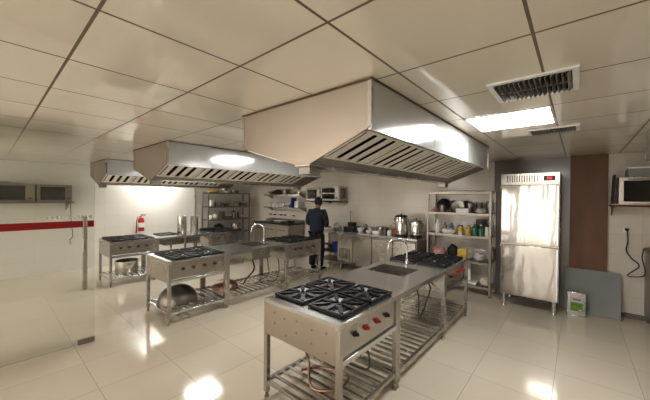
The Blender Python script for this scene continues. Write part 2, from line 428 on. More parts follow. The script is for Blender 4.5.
def sink_table(x0, y0, W, L, label, bowl, tap, flat=False, plain_top=False):
    t = thing('sink_table', label, 'sink table' if not plain_top else 'work table', (x0, y0, 0))
    zt = .85
    b = MB()
    if bowl:
        bx0, bx1, by0, by1 = bowl
        b.box(0,0,zt-.012,W,by0,zt).box(0,by1,zt-.012,W,L,zt).box(0,by0,zt-.012,bx0,by1,zt).box(bx1,by0,zt-.012,W,by1,zt)
    else: b.box(0,0,zt-.012,W,L,zt)
    b.box(0,0,zt-.045,.012,L,zt-.012).box(W-.012,0,zt-.045,W,L,zt-.012)
    b.build('worktop', M['steel_top'], t)
    if bowl:
        d = zt-.24; q = MB(); e = .004
        q.box(bx0-e,by0-e,d,bx1+e,by1+e,d+e)
        q.box(bx0-e,by0-e,d,bx0,by1+e,zt-.0125).box(bx1,by0-e,d,bx1+e,by1+e,zt-.0125).box(bx0,by0-e,d,bx1,by0,zt-.0125).box(bx0,by1,d,bx1,by1+e,zt-.0125)
        q.build('basin', M['steel'], t)
        MB().lathe([(0,0),(.035,0),(.038,.004),(.02,.005),(0,.002)], ((bx0+bx1)/2,(by0+by1)/2,d+e), 14).build('drain', M['chrome'], t)
    else:
        box('drawer_box', (.12,.2,.66), (W-.1,L-.2,zt-.013), M['steel_d'], t)
    for px in (.021, W-.021):
        for py in (.021, L-.021) if not flat else (.021, L*.5, L-.021): leg(px, py, t, zt-.045 if True else 0)
    f = MB(); z0, z1 = .125, .155
    f.box(.04,.006,z0,W-.04,.036,z1).box(.04,L-.036,z0,W-.04,L-.006,z1).box(.006,.04,z0,.036,L-.04,z1).box(W-.036,.04,z0,W-.006,L-.04,z1)
    n = 12
    for i in range(n):
        y = .04+(i+.5)*(L-.08)/n; hw = .024 if flat else .015
        f.box(.03,y-hw,z1-.004,W-.03,y+hw,z1+.012)
    f.build('slatted_shelf', M['steel_l'] if flat else M['steel'], t, .002)
    return t
def tap(x, y, label, h=.35, reach=.24):
    t = thing('gooseneck_tap', label, 'tap', (x, y, .85), radians(-50))
    MB().lathe([(0,0),(.028,0),(.028,.01),(.02,.014),(.019,.075),(.013,.085),(0,.085)], n=16).build('tap_base', M['chrome'], t)
    r = reach/2; pts = [(0,0,.08),(0,0,h-r)]
    pts += [(0,-r+r*cos(a), h-r+r*sin(a)) for a in [pi*i/12 for i in range(1,13)]]
    pts += [(0,-2*r,h-r-.035)]
    MB().tube(pts, .0105, 12).build('spout', M['chrome'], t)
    MB().tube([(0,0,.05),(.05,0,.06),(.085,0,.072)], [.008,.007,.006], 8).build('lever', M['chrome'], t)

W = .825
gas_range(-2.03,1.57,W,.86,'nearest four-burner gas range at the front end of the closest island', holes=True)
sink_table(-2.03,2.432,W,1.236,'steel sink table joining the two ranges of the closest island',(.10,.58,.59,1.01),True)
gas_range(-2.03,3.67,W,.96,'gas range at the far end of the closest island, near the storage rack', tags=(1,1,1,0))
tap(-1.65,3.54,'chrome gooseneck tap on the sink table of the closest island')
W2 = .80
gas_range(-4.87,1.585,W2,.86,'gas range at the near end of the middle island with an upturned wok below', flat=True)
sink_table(-4.87,2.447,W2,1.22,'steel sink table with slatted shelf in the middle island',(.12,.58,.60,1.0),True)
gas_range(-4.87,3.67,W2,.95,'gas range at the far end of the middle island, close to the person')
tap(-4.54,3.50,'chrome gooseneck tap on the middle island sink table')
gas_range(-7.33,1.52,.79,.80,'gas range at the near end of the farthest island, by the left wall', flat=True)
sink_table(-7.33,2.322,.79,1.16,'plain steel work table joining the two ranges of the farthest island',None,False,flat=True)
gas_range(-7.33,3.484,.79,.92,'gas range at the far end of the farthest island, next to the steel rack')

# loose trivet and tray, pots on the far work table
g = MB(); h=.19; w=.03
g.box(-h,-h,0,h,-h+w,.02).box(-h,h-w,0,h,h,.02).box(-h,-h+w,0,-h+w,h-w,.02).box(h-w,-h+w,0,h,h-w,.02)
for a in range(4):
    m = R('Z', a*90); g.box(h-.06,-.01,.002,h-w,.01,.02, m)
tag(g.build('loose_trivet', M['iron'], None, (-7.1,2.70,.85), .002), 'square black iron trivet frame lying loose on the farthest work table', 'trivet')
def stockpot(x, y, r, h, z, label, group=None, lid=False, mat='pot', cat='pot'):
    t = thing('stock_pot', label, cat, (x,y,z), 0, group)
    MB().lathe([(0,0),(r*.97,0),(r,.01),(r,h),(r*1.03,h+.004),(r*.96,h),(r*.96,.012),(0,.012)], n=24).build('pot_body', M[mat], t)
    for s in (-1,1):
        MB().tube([(s*r,-.04,h*.8),(s*(r+.035),-.035,h*.8),(s*(r+.035),.035,h*.8),(s*r,.04,h*.8)], .005, 6).build('handle', M['steel_d'], t)
    if lid:
        l = MB().lathe([(r*1.02,h+.004),(r*.9,h+.02),(r*.3,h+.035),(0,h+.036)], n=24).build('lid', M[mat], t)
        MB().lathe([(0,0),(.012,0),(.012,.02),(.02,.026),(.018,.035),(0,.036)], (0,0,h+.034), 10).build('lid_knob', M['black'], l)
    return t
stockpot(-7.02,3.03,.10,.40,.85,'tall narrow steel pot, left one of the pair on the farthest work table')
stockpot(-6.93,3.28,.085,.39,.85,'tall narrow steel pot, right one of the pair on the farthest work table')
tag(MB().lathe([(0,0),(.16,0),(.2,.018),(.205,.02),(.16,.004),(0,.004)], n=24, sy=1.3).build('shallow_tray', M['iron'], None, (-7.13,3.78,.885)), 'flat black pan lying on the far range beside the steel rack', 'pan')
# kadais and pots on the lower shelves
def wok(x, y, z, r, h, label, mat, tilt=0.):
    t = thing('wok', label, 'wok', (x,y,z), .4)
    prof = [(r*sin(a), h*cos(a)) for a in [pi/2*i/10 for i in range(11)]]
    o = MB().lathe(prof+[(r*1.03,0.),(r*1.03,.008)], n=32)
    inner = MB()
    o.xf(Matrix.Identity(4)).build('wok_bowl', M[mat], t)
    for s in (-1,1):
        MB().tube([(s*r,-.06,.012),(s*(r+.05),-.05,.012),(s*(r+.05),.05,.012),(s*r,.06,.012)], .007, 8).build('handle', M[mat], t)
    return t
wok(-4.50,1.89,.17,.27,.235,'big dark upturned wok on the lower shelf of the middle island range','wok')
wok(-4.52,2.68,.17,.21,.15,'reddish upturned pan on the shelf under the middle sink table','copper')
stockpot(-6.93,1.90,.20,.24,.168,'wide steel pot on the lower shelf of the farthest island range',lid=False)

# hoses
def hose(pts, label, r=.008, mat='hose', name='gas_hose', cat='hose', n=8):
    P = [Vector(p) for p in pts]; out = []
    for i in range(len(P)-1):
        p0, p1, p2, p3 = P[max(i-1,0)], P[i], P[i+1], P[min(i+2,len(P)-1)]
        for k in range(6):
            u = k/6
            out.append(.5*((2*p1)+(-p0+p2)*u+(2*p0-5*p1+4*p2-p3)*u*u+(-p0+3*p1-3*p2+p3)*u**3))
    out.append(P[-1])
    return tag(MB().tube(out, r, n).build(name, M[mat]), label, cat)
hose([(-1.66,3.10,.60),(-1.62,3.05,.40),(-1.70,2.95,.24),(-1.60,2.78,.185)], 'dark drain hose curling down under the nearest sink basin', .012)
hose([(-1.63,3.58,.835),(-1.50,3.56,.5),(-1.42,3.38,.30),(-1.34,3.32,.42),(-1.36,3.58,.60),(-1.42,3.655,.66)], 'dark water hose looping below the nearest tap', .008)
hose([(-1.75,1.72,.56),(-1.72,1.80,.35),(-1.60,1.72,.19),(-1.42,1.84,.20),(-1.48,2.04,.19),(-1.72,1.98,.19),(-1.84,1.84,.185)], 'reddish gas hose lying looped on the nearest range shelf', .011, 'copper')
hose([(-1.5,2.3,.58),(-1.45,2.30,.35),(-1.40,2.24,.19),(-1.62,2.20,.185)], 'black gas hose hanging behind the reddish one under the nearest range', .008)
hose([(-4.5,3.2,.60),(-4.46,3.22,.40),(-4.52,3.1,.24),(-4.44,2.98,.185)], 'dark drain hose under the middle island sink', .013)
hose([(-4.50,3.52,.835),(-4.42,3.5,.5),(-4.3,3.42,.3),(-4.38,3.3,.2),(-4.3,3.12,.185)], 'thin dark water hose hanging left under the middle tap', .008)
hose([(-4.4,3.72,.58),(-4.28,3.66,.35),(-4.2,3.5,.185),(-4.32,3.4,.185)], 'dark gas hose hanging below the far range of the middle island', .009)

# ------------------------------------------------------------------ refrigerator
t = thing('reach_in_refrigerator', 'tall steel refrigerator with two stacked doors against the back wall', 'refrigerator', (-.94,5.45,0))
box('cabinet', (0,.03,.20), (.745,.66,2.12), M['steel'], t, .004)
fr = box('top_panel', (.0,.005,1.955), (.745,.03,2.12), M['steel'], t, .003)
vb = MB()
for i in range(13): vb.box(.085+i*.032,.002,1.985,.094+i*.032,.006,2.085)
vb.build('vent_slots', M['dark'], fr)
dsp = box('display', (.555,-.003,2.0), (.69,.006,2.07), M['black'], fr)
sg = MB()
for i in range(3):
    x = .592+i*.022
    sg.box(x,-.005,2.022,x+.013,-.0032,2.026).box(x,-.005,2.034,x+.013,-.0032,2.038).box(x,-.005,2.046,x+.013,-.0032,2.05)
    sg.box(x+.010,-.005,2.022,x+.013,-.0032,2.05)
sg.build('display_digits', M['disp'], dsp)
for z0, z1 in ((1.025,1.94),(.215,1.005)):
    d = box('door', (.008,-.012,z0), (.737,.03,z1), M['steel_f'], t, .008)
    box('door_handle', (.715,-.02,z0+.02), (.735,-.012,z1-.02), M['steel_l'], d, .003)
    box('hinge', (-.006,-.006,z1-.06), (.008,.03,z1-.005), M['steel_d'], d)
for x in (.05,.69):
    for y in (.07,.60):
        MB().lathe([(0,0),(.024,0),(.02,.01),(.026,.10),(.026,.20),(0,.20)], (x,y,0), 12).build('leg', M['steel_l'], t)

# ------------------------------------------------------------------ racks
def rack(loc, X, Y, zs, label, rz=0., lip=.04, back=None):
    t = thing('storage_rack', label, 'rack', loc, rz)
    H = zs[-1]
    for x in (.018, X-.018):
        for y in (.018, Y-.018):
            l = MB().box(x-.018,y-.018,.015,x+.018,y+.018,H+.01).build('post', M['steel_r'], t, bevel=.002)
            MB().lathe([(0,0),(.022,0),(.022,.015),(0,.015)], (x,y,0), 10).build('foot', M['black'], l)
    for z in zs:
        MB().box(.0,.0,z-.004,X,Y,z).box(.036,.0,z-lip,X-.036,.012,z-.004).box(.036,Y-.012,z-lip,X-.036,Y,z-.004).build('shelf', M['steel_r'], t)
    return t
rack((-2.25,5.70,0), 1.13, .40, (.17,.60,1.055,1.46,1.845), 'five-tier steel storage rack crammed with kitchenware left of the refrigerator')
rack((-8.25,4.32,0), 1.46, .40, (.2,.62,1.03,1.42,1.84), 'steel rack against the left wall in the far corner', pi/2)

def lathe_obj(name, prof, mat, loc, label, cat, group=None, n=18, rot=(0,0,0), sy=1., sx=1.):
    return tag(MB().lathe(prof, n=n, sy=sy, sx=sx).build(name, M[mat], None, loc, 0, rot), label, cat, group)
def bowl(x,y,z,r,h,mat,label,rot=(0,0,0)):
    return lathe_obj('bowl', [(0,0),(r*.5,0),(r*.85,h*.5),(r,h),(r*.97,h),(r*.8,h*.5),(r*.45,.008),(0,.008)], mat, (x,y,z), label, 'bowl', rot=rot)
def plate_on_edge(x,y,z,r,mat,label,az=0.,cat='plate',name='plate'):
    # stands on its rim, leaning back a little; face to -Y turned by az
    m = MB().lathe([(0,0),(r*.6,0),(r,.018),(r,.024),(r*.58,.006),(0,.006)], n=26)
    m.xf(T(0,.03,r*.985) @ R('Z',az) @ R('X',78))
    return tag(m.build(name, M[mat], None, (x,y,z)), label, cat)
def cookpot(x,y,z,r,h,mat,label,hx=1,ang=0.):
    t = thing('saucepan', label, 'saucepan', (x,y,z), ang)
    MB().lathe([(0,0),(r*.95,0),(r,.012),(r,h),(r*.95,h),(r*.94,.014),(0,.014)], n=20).build('pan_body', M[mat], t)
    MB().tube([(hx*r*.95,0,h*.8),(hx*(r+.06),0,h*.85),(hx*(r+.15),0,h*.95)], [.008,.009,.011], 8).build('pan_handle', M['black'], t)
    return t
def jar(x,y,z,r,h,mat,lid,label,group=None):
    t = thing('jar', label, 'jar', (x,y,z), 0, group)
    MB().lathe([(0,0),(r,0),(r,h*.75),(r*.7,h*.88),(r*.7,h*.9),(0,h*.9)], n=14).build('jar_body', M[mat], t)
    MB().lathe([(0,h*.86),(r*.76,h*.86),(r*.76,h),(0,h)], n=14).build('lid', M[lid], t)
    return t
def bottle(x,y,z,r,h,mat,cap,label):
    t = thing('bottle', label, 'bottle', (x,y,z))
    MB().lathe([(0,0),(r,0),(r,h*.62),(r*.85,h*.7),(r*.35,h*.82),(r*.35,h*.92),(0,h*.92)], n=14).build('bottle_body', M[mat], t)
    MB().lathe([(0,h*.9),(r*.42,h*.9),(r*.42,h),(0,h)], n=12).build('cap', M[cap], t)
    return t
def bag(x,y,z,sx,sy,sz,mat,label,seed=0,name='bag',cat='bag'):
    rnd = random.Random(seed); bm = bmesh.new()
    bmesh.ops.create_icosphere(bm, subdivisions=3, radius=1)
    for v in bm.verts:
        c = v.co.copy()
        k = 1+.12*sin(c.x*5+seed)*cos(c.y*4+c.z*5+seed*2)+rnd.uniform(-.04,.04)
        v.co = Vector((c.x*sx/2*k, c.y*sy/2*k, max(c.z*k, -.7)*sz/1.7 + sz*.7/1.7))
    m = MB(); m.bm.free(); m.bm = bm
    return tag(m.build(name, M[mat], None, (x,y,z)), label, cat)
def carton(x,y,z,sx,sy,sz,mat,label,rz=0.,flap=True,cat='box'):
    t = thing('carton', label, cat, (x,y,z), rz)
    box('carton_body', (-sx/2,-sy/2,0), (sx/2,sy/2,sz), M[mat], t, .004)
    MB().box(-sx/2-.002,-sy/2-.002,sz-.02,sx/2+.002,sy/2+.002,sz+.003).build('lid', M['white'], t)
    return t
# right rack, shelf at 1.46
z = 1.461
cookpot(-1.98,5.80,z,.07,.13,'wok','dark saucepan at the left end of the upper rack shelf',1,1.9)
stockpot(-1.82,6.01,.06,.22,z,'dark tall pot behind the round lids on the upper rack shelf',mat='wok')
plate_on_edge(-1.72,5.84,z,.115,'steel_d','round steel lid standing on edge on the upper rack shelf',10,'lid','pan_lid')
cookpot(-1.52,5.93,z,.065,.17,'wok','dark deep saucepan behind the white box on the rack',-1,-.4)
carton(-1.60,5.77,z,.22,.11,.075,'white','low white box at the front of the upper rack shelf')
stockpot(-1.37,5.98,.06,.19,z,'small steel pot behind the pale bowls on the upper rack shelf')
stockpot(-1.21,5.97,.05,.21,z,'slim steel canister at the right end of the upper rack shelf')
bowl(-1.30,5.78,z,.105,.05,'cream','pale shallow bowl at the front right of the upper rack shelf')
bowl(-1.31,5.78,z+.05,.085,.035,'white','small white bowl stacked on the pale bowl')
bag(-2.13,5.86,z,.11,.16,.10,'pinkbag','small pinkish bag at the far left of the upper rack shelf',3)
tag(MB().box(-.42,-.02,0,.42,.02,.004).box(-.4,.05,0,.3,.09,.012).tube([(-.4,.1,.014),(0,.05,.018),(.4,.1,.014)],.01,6).build('flat_tray', M['steel_d'], None, (-1.68,5.87,1.847)), 'flat dark rods and strip lying on top of the storage rack', 'tray')
lathe_obj('pan_lid',[(0,0),(.12,0),(.125,.01),(.05,.03),(0,.035)],'iron',(-2.05,6.06,1.60),'black round lid leaning high at the left of the upper rack shelf','lid',rot=(1.35,0,.2))
lathe_obj('pan_lid',[(0,0),(.10,0),(.105,.01),(.05,.03),(0,.035)],'wok',(-1.63,6.07,1.58),'dark round lid leaning behind the white box on the rack','lid',rot=(1.35,0,-.1))
# shelf at 1.055
z = 1.056
bottle(-2.07,5.79,z,.042,.27,'white','white','tall white squeeze bottle at the left of the middle rack shelf')
bottle(-1.97,5.92,z,.035,.20,'steel_d','black','small dark bottle behind the white bags on the rack')
bottle(-1.85,5.94,z,.03,.22,'purple','white','slim purple bottle on the middle rack shelf')
bag(-1.86,5.80,z,.26,.16,.10,'white','crumpled white bag on the middle rack shelf',1)
jar(-1.66,5.85,z,.05,.17,'yellow','green','yellow jar with a green lid, left one on the middle rack shelf')
jar(-1.54,5.90,z,.045,.16,'yellow','yellow','yellow jar at the back of the middle rack shelf')
jar(-1.52,5.78,z,.05,.10,'yellow','white','squat yellow jar at the front of the middle rack shelf')
jar(-1.64,5.75,z,.035,.045,'white','white','tiny white jar in front of the yellow jars')
bottle(-1.41,5.82,z,.05,.21,'green','green','green glass bottle, left of the two green ones on the rack')
bottle(-1.30,5.80,z,.046,.20,'green','white','green glass bottle with a white cap on the rack')
jar(-1.20,5.80,z,.042,.20,'tinpaper','black','pale canister at the right end of the middle rack shelf')
stockpot(-1.34,5.98,.09,.28,z,'dark pot behind the green bottles',mat='wok')
# shelf at .60
z = .601
bag(-2.05,5.86,z,.24,.22,.20,'pinkbag','pinkish wrapped bundle on the lower rack shelf behind the range',5)
bag(-1.80,5.88,z,.20,.20,.24,'duct','dark bag on the lower rack shelf',6)
bag(-1.56,5.89,z,.20,.14,.20,'cream','cream and yellow packet bag on the lower rack shelf',8)
tag(box('snack_packet', (-.08,-.02,0), (.08,.02,.19), M['yellow'], None, .01, (-1.60,5.70+.03,.605), (-.15,0,.1)), 'pale yellow packet leaning at the front of the lower rack shelf', 'packet')
bag(-1.34,5.87,z,.19,.18,.16,'tinpaper','grey plastic bag on the right of the lower rack shelf',9)
bag(-1.16,6.03,z,.1,.1,.24,'wok','dark bundle behind the grey plastic bag',11)
lathe_obj('serving_tray', [(0,0),(.12,0),(.16,.02),(.165,.02),(.12,.005),(0,.005)],'white',(-1.31,5.82,.765),'white oval dish lying on the grey plastic bag','dish',sy=.6,sx=.6,rot=(.1,.1,0))
# bottom shelf
z = .171
m = MB().box(-.12,-.008,0,.12,.008,.36).build('tray', M['white'], None, (-1.60,5.84,z+.042), .006, (-.35,0,.25))
tag(m, 'large white tray leaning on the bottom rack shelf', 'tray')
m = MB().box(-.20,-.13,0,.20,.13,.035).build('tray', M['white'], None, (-1.56,5.88,z+.001), .01, (0,0,0))
tag(m, 'white flat tray lying on the bottom rack shelf', 'tray')
bag(-1.24,5.88,z,.17,.22,.14,'cream','cream sack at the right end of the bottom rack shelf',13)
bag(-2.0,5.90,z,.34,.25,.22,'duct','large black sack on the bottom rack shelf behind the range',14)

# left rack against the left wall: y from 4.32 to 5.78, x -8.65..-8.25
def lr(k, y, z, x=-8.42): return (x, y, z)
z = 1.421
bowl(-8.40,4.50,z,.11,.20,'white','white deep bowl on the upper shelf of the corner rack')
cookpot(-8.45,4.78,z,.09,.12,'steel_d','steel saucepan on the upper shelf of the corner rack',1,.5)
bottle(-8.42,4.635,z,.02,.16,'black','black','small black bottle between bowl and saucepan on the corner rack')
bowl(-8.42,5.00,z,.11,.09,'pot','wide steel bowl on the upper shelf of the corner rack')
bottle(-8.42,5.19,z,.05,.20,'cream','white','cream bottle on the upper shelf of the corner rack')
bag(-8.40,5.36,z,.14,.15,.10,'white','small white bag on the upper shelf of the corner rack',21)
carton(-8.42,5.60,z,.18,.24,.13,'wok','dark box at the right end of the upper corner rack shelf')
z = 1.031
jar(-8.40,4.48,z,.06,.12,'white','white','white jar at the left end of the middle corner rack shelf')
bag(-8.42,4.64,z,.16,.14,.17,'cream','cream bag on the middle shelf of the corner rack',23)
stockpot(-8.44,4.86,.09,.22,z,'dark pot on the middle shelf of the corner rack',mat='wok')
carton(-8.42,5.08,z,.18,.16,.10,'steel_d','low grey box on the middle shelf of the corner rack')
stockpot(-8.44,5.28,.08,.19,z,'steel pot with a lid on the middle shelf of the corner rack',lid=True)
bottle(-8.42,5.43,z,.032,.25,'black','white','dark bottle beside the lidded pot on the corner rack')
bowl(-8.42,5.60,z,.11,.08,'tinpaper','pale bowl at the right end of the middle corner rack shelf')
z = 1.841
bag(-8.42,4.58,z,.25,.40,.07,'yellow','folded yellow cloth on top of the corner rack',25,'cloth','cloth')
bowl(-8.42,5.02,z,.09,.07,'white','white bowl on top of the corner rack')
stockpot(-8.44,5.32,.13,.08,z,'shallow dark pot on top of the corner rack',mat='wok')
z = .621
stockpot(-8.42,5.35,.15,.24,z,'large steel pot low on the corner rack')
bag(-8.42,4.75,z,.28,.34,.26,'duct','dark bundle low on the corner rack',26)

# ------------------------------------------------------------------ back-wall shelves, valves, counter with ovens
def wall_shelf(z, label):
    t = thing('wall_shelf', label, 'shelf', (-7.55,5.80,z))
    MB().box(0,0,-.004,1.60,.349,0).box(0,0,-.04,1.60,.01,-.004).build('shelf_board', M['steel'], t)
    for x in (.03,1.55):
        MB().prism([(x,.02,-.004),(x,.345,-.004),(x,.345,-.14)], (.012,0,0)).build('bracket', M['wok'], t)
wall_shelf(1.80,'upper steel shelf on the back wall left of the person')
wall_shelf(1.42,'lower steel shelf on the back wall left of the person')
z = 1.801
bowl(-7.35,5.95,z,.12,.10,'pot','steel bowl at the left of the upper wall shelf')
bag(-7.05,5.98,z,.34,.22,.15,'duct','dark bundle on the upper wall shelf',31)
stockpot(-6.72,5.98,.12,.15,z,'dark pot in the middle of the upper wall shelf',mat='wok')
bag(-6.38,5.98,z,.32,.22,.11,'wok','grey brown bundle at the right of the upper wall shelf',33)
cookpot(-6.12,5.98,z,.08,.08,'pot','small steel saucepan at the right end of the upper wall shelf',-1,.2)
z = 1.421
for i, (x, r, h, mt, nm) in enumerate(((-7.38,.06,.12,'cream','first'),(-7.22,.06,.09,'white','second'),(-7.07,.05,.13,'pot','third'),(-6.92,.06,.10,'white','fourth'),(-6.78,.05,.15,'pot','fifth'))):
    jar(x,5.95,z,r,h,mt,'white' if i%2 else 'steel_d', nm+' canister from the left on the lower wall shelf')
tag(MB().box(-.02,-.10,0,.02,.10,.28).box(-.13,-.08,0,-.02,.10,.03).build('bottle_holder', M['blue'], None, (-6.33,5.95,z), .004), 'dark blue upright bracket on the lower wall shelf', 'holder')
carton(-6.15,5.98,z,.15,.2,.18,'white','white box at the right end of the lower wall shelf')
carton(-6.58,5.98,z,.16,.16,.09,'steel_d','small grey box on the lower wall shelf')
for i, x in enumerate((-7.72,-7.5,-7.2,-7.0,-6.6)):
    t = thing('gas_valve', ('leftmost','second from the left','middle','second from the right','rightmost')[i]+' dark gas valve on the wall below the shelves', 'valve', (x+.12,6.15,1.16))
    MB().tube([(0,0,0),(0,-.06,0)], .022, 10).build('valve_body', M['wok'], t)
    MB().tube([(-.06,-.07,.012),(.06,-.07,-.006)], .010, 8).build('valve_handle', M['black'], t)
# counter with steel ovens
t = thing('oven_counter', 'low steel oven counter under the wall shelves with pale doors', 'oven', (-7.62,5.50,0))
box('counter_top', (-.02,-.02,.93), (1.58,.64,.965), M['iron'], t, .004)
box('backsplash', (0,.60,.965), (1.56,.63,1.05), M['steel_d'], t)
box('carcass', (0,.02,.12), (1.56,.62,.93), M['steel_d'], t)
for i in range(3):
    d = box('door', (.02+i*.515,.0,.40), (.51+i*.515,.02,.84), M['steel_w'], t, .004)
    MB().tube([(.10+i*.515,-.02,.78),(.42+i*.515,-.02,.78)], .008, 8).build('door_handle', M['black'], d)
for x in (.04,1.52):
    for y in (.06,.58): MB().tube([(x,y,0),(x,y,.12)], .02, 10).build('leg', M['steel_d'], t)
stockpot(-7.2,5.8,.13,.07,.966,'shallow dark pan at the left on the oven counter',mat='wok')
carton(-6.75,5.82,.966,.3,.3,.06,'steel_d','flat grey box on the oven counter')
bowl(-6.3,5.8,.966,.13,.07,'pot','steel bowl at the right on the oven counter')

# ------------------------------------------------------------------ wall ovens
def oven(x, y, z, w, d, h, label, kind='back', split=False, mat='steel', lining='wok'):
    """box oven with window, frame and knob; its face points to -Y in its own axes"""
    t = thing('box_oven', label, 'oven', (x,y,z), {'back':0, 'left':pi/2}[kind])
    s = MB()
    s.box(0,.02,0.01,w,d,.022).box(0,.02,h-.015,w,d,h).box(0,.02,.022,.015,d,h-.015).box(w-.015,.02,.022,w,d,h-.015).box(.015,d-.015,.022,w-.015,d,h-.015)
    s.build('housing', M[mat], t)
    ch = MB().box(.016,.03,.024,.02,d-.02,h-.02).box(.016,d-.022,.024,w-.1,d-.018,h-.02)
    ch.build('chamber_lining', M[lining], t)
    rk = MB()
    for i in range(9): rk.box(.03,.05+i*(d-.1)/9,h*.48,w*.82,.055+i*(d-.1)/9,h*.49)
    rk.build('wire_rack', M['steel_d'], t)
    dr = MB(); a = w*.80; b0 = .03
    sl = MB()
    for i in range(6): sl.box(w-.0005,.08+i*(d-.14)/6,.05,w+.004,.08+(i+.45)*(d-.14)/6,h-.05)
    sl.build('side_louvres', M['black'], t)
    dr.box(0,0,.01,w,.02,.05).box(0,0,h-.05,w,.02,h).box(0,0,.05,.05,.02,h-.05).box(a,0,.05,w,.02,h-.05)
    if split: dr.box(.05,.0,h*.46,a,.02,h*.56)
    df = dr.build('door', M[mat], t, bevel=.002)
    box('window', (.05,.006,.05), (a,.010,h-.05), M['ovenglass'], df)
    MB().tube([(.08,-.02,h-.035),(a-.05,-.02,h-.035)], .006, 8).build('door_handle', M['steel_d'], df)
    MB().lathe([(0,0),(.018,0),(.015,.02),(0,.022)], n=12).xf(T((a+w)/2,0,h*.22) @ R('X',90)).build('knob', M['black'], t)
    for fx in (.04,w-.04):
        for fy in (.06,d-.06): MB().tube([(fx,fy,0),(fx,fy,.012)], .012, 8).build('foot', M['black'], t)
    return t
# left wall: pair of ovens on a shelf
t = thing('wall_shelf', 'long steel wall shelf on the left wall carrying two ovens', 'shelf', (-8.738,-1.2,1.58))
MB().box(0,0,-.03,.46,2.50,-.018).box(.45,0,-.03,.46,2.50,0).build('shelf_board', M['steel_d'], t)
for y in (.2,1.2,2.4): MB().prism([(0,y,-.03),(.4,y,-.03),(0,y,-.2)], (0,.012,0)).build('bracket', M['steel_d'], t)
oven(-8.33,.71,1.564,.545,.40,.37,'steel box oven on the left wall shelf, the one nearer the kitchen corner','left',mat='steel_d')
oven(-8.33,.0,1.564,.68,.40,.38,'steel box oven on the left wall shelf, cut by the left picture edge','left',mat='steel_d')
# the shelf objects sit on it, a flex hangs down
tag(MB().box(0,0,0,.3,.45,.012).box(.05,.1,.012,.25,.3,.03).build('flat_pan', M['steel_d'], None, (-8.68,.05,1.945)), 'flat steel pan lying on top of the ovens on the left wall', 'pan')
hose([(-8.60,1.27,1.60),(-8.72,1.29,1.45),(-8.725,1.30,1.1),(-8.725,1.33,.8),(-8.725,1.28,.7),(-8.725,1.29,.6)], 'thin black power flex hanging down the left wall below the ovens', .006, 'black','power_flex','cable')
# back wall: pair of ovens above the person, plus louvred unit
t = thing('wall_shelf', 'steel shelf carrying two ovens on the back wall above the person', 'shelf', (-5.66,5.74,1.63))
MB().box(0,0,-.02,1.18,.408,-.004).box(0,0,-.02,1.18,.01,.0).build('shelf_board', M['wok'], t)
for x in (.05,.6,1.15): MB().prism([(x,.03,-.02),(x,.405,-.02),(x,.405,-.07)], (.012,0,0)).build('bracket', M['wok'], t)
oven(-5.62,5.74,1.632,.49,.38,.34,'steel box oven with a dark window, left one above the person','back',mat='steel')
oven(-5.09,5.74,1.632,.59,.38,.375,'steel box oven with two dark window panes, above and right of the person','back',True,mat='steel')
# right: oven on shelf, box over it
t = thing('wall_shelf', 'steel shelf under the oven at the right edge of the picture', 'shelf', (.36,5.70,1.65))
MB().box(0,0,-.02,1.1,.448,0).box(0,0,-.02,1.1,.01,.015).build('shelf_board', M['copper'], t)
for x in (.02,1.05): MB().prism([(x,.03,-.02),(x,.44,-.02),(x,.44,-.16)], (.012,0,0)).build('bracket', M['wok'], t)
oven(.43,5.72,1.652,.68,.40,.38,'steel box oven whose window has a brown reflection painted in at the right picture edge','back',mat='steel',lining='wood')  # brown lining stands in for a brown reflection on the glass
carton(.86,5.93,2.034,.68,.36,.135,'grey','wide grey box lying on the right wall oven')
tag(MB().box(0,0,0,.012,.36,.42).build('baking_tray', M['iron'], None, (.375,5.74,1.655), .002, (0,.03,0)), 'thin black tray standing upright beside the right wall oven', 'tray')
# socket and flex on the right wall part
t = thing('wall_socket', 'small black wall plug on the white wall right of the brown board', 'socket', (.55,6.15,1.29))
MB().box(-.035,-.01,-.035,.035,0,.035).build('socket_plate', M['white'], t, bevel=.004)
MB().tube([(0,-.01,0),(0,-.05,0)], .022, 10).build('plug', M['black'], t)
hose([(.55,6.10,1.29),(.56,6.09,1.12),(.545,6.09,.99),(.60,6.09,.88),(.675,6.08,.78),(.56,6.07,.63),(.70,6.06,.64),(.73,6.04,.72),(.70,6.05,.90),(.71,6.05,1.0),(.712,6.05,1.04)], 'black power flex dangling from the plug on the white wall', .007,'black','power_flex','cable')
t = thing('steel_cabinet', 'steel floor cabinet half seen at the right picture edge', 'cabinet', (.735,5.62,0))
box('carcass', (0,0,.1), (.8,.50,1.0), M['steel_d'], t, .004)
box('wooden_top', (-.01,-.01,1.0), (.81,.51,1.05), M['wood'], t, .004)
for x in (.04,.76):
    for y in (.05,.45): MB().tube([(x,y,0),(x,y,.1)], .02, 10).build('leg', M['steel_d'], t)

# leaning sheet and tin
o = MB().box(0,0,0,.63,.012,.66).build('leaning_sheet', M['grey'], None, (-.14,5.90,.002), .002, (radians(-13),0,0))
tag(o, 'grey flat sheet leaning against the brown board and wall', 'board')
t = thing('oil_tin', 'square steel oil tin with a green label standing before the grey sheet', 'tin', (0,5.78,0), .06)
b = MB().box(-.105,-.075,0,.105,.075,.345).box(-.11,-.08,0,.11,.08,.012).box(-.11,-.08,.335,.11,.08,.35)
b.build('tin_body', M['steel_l'], t, bevel=.008)
lb = box('paper_label', (-.07,-.083,.075), (.075,-.0785,.29), M['tinpaper'], t)
box('green_print', (-.068,-.0845,.077), (.073,-.083,.20), M['lime'], lb)
box('purple_lettering', (-.04,-.0845,.235), (.05,-.083,.255), M['purple'], lb)
box('small_white_print', (.03,-.0855,.085), (.06,-.0845,.105), M['white'], lb)
MB().tube([(-.05,0,.35),(-.05,0,.372),(.05,0,.372),(.05,0,.35)], .006, 6).build('handle', M['steel_d'], t)

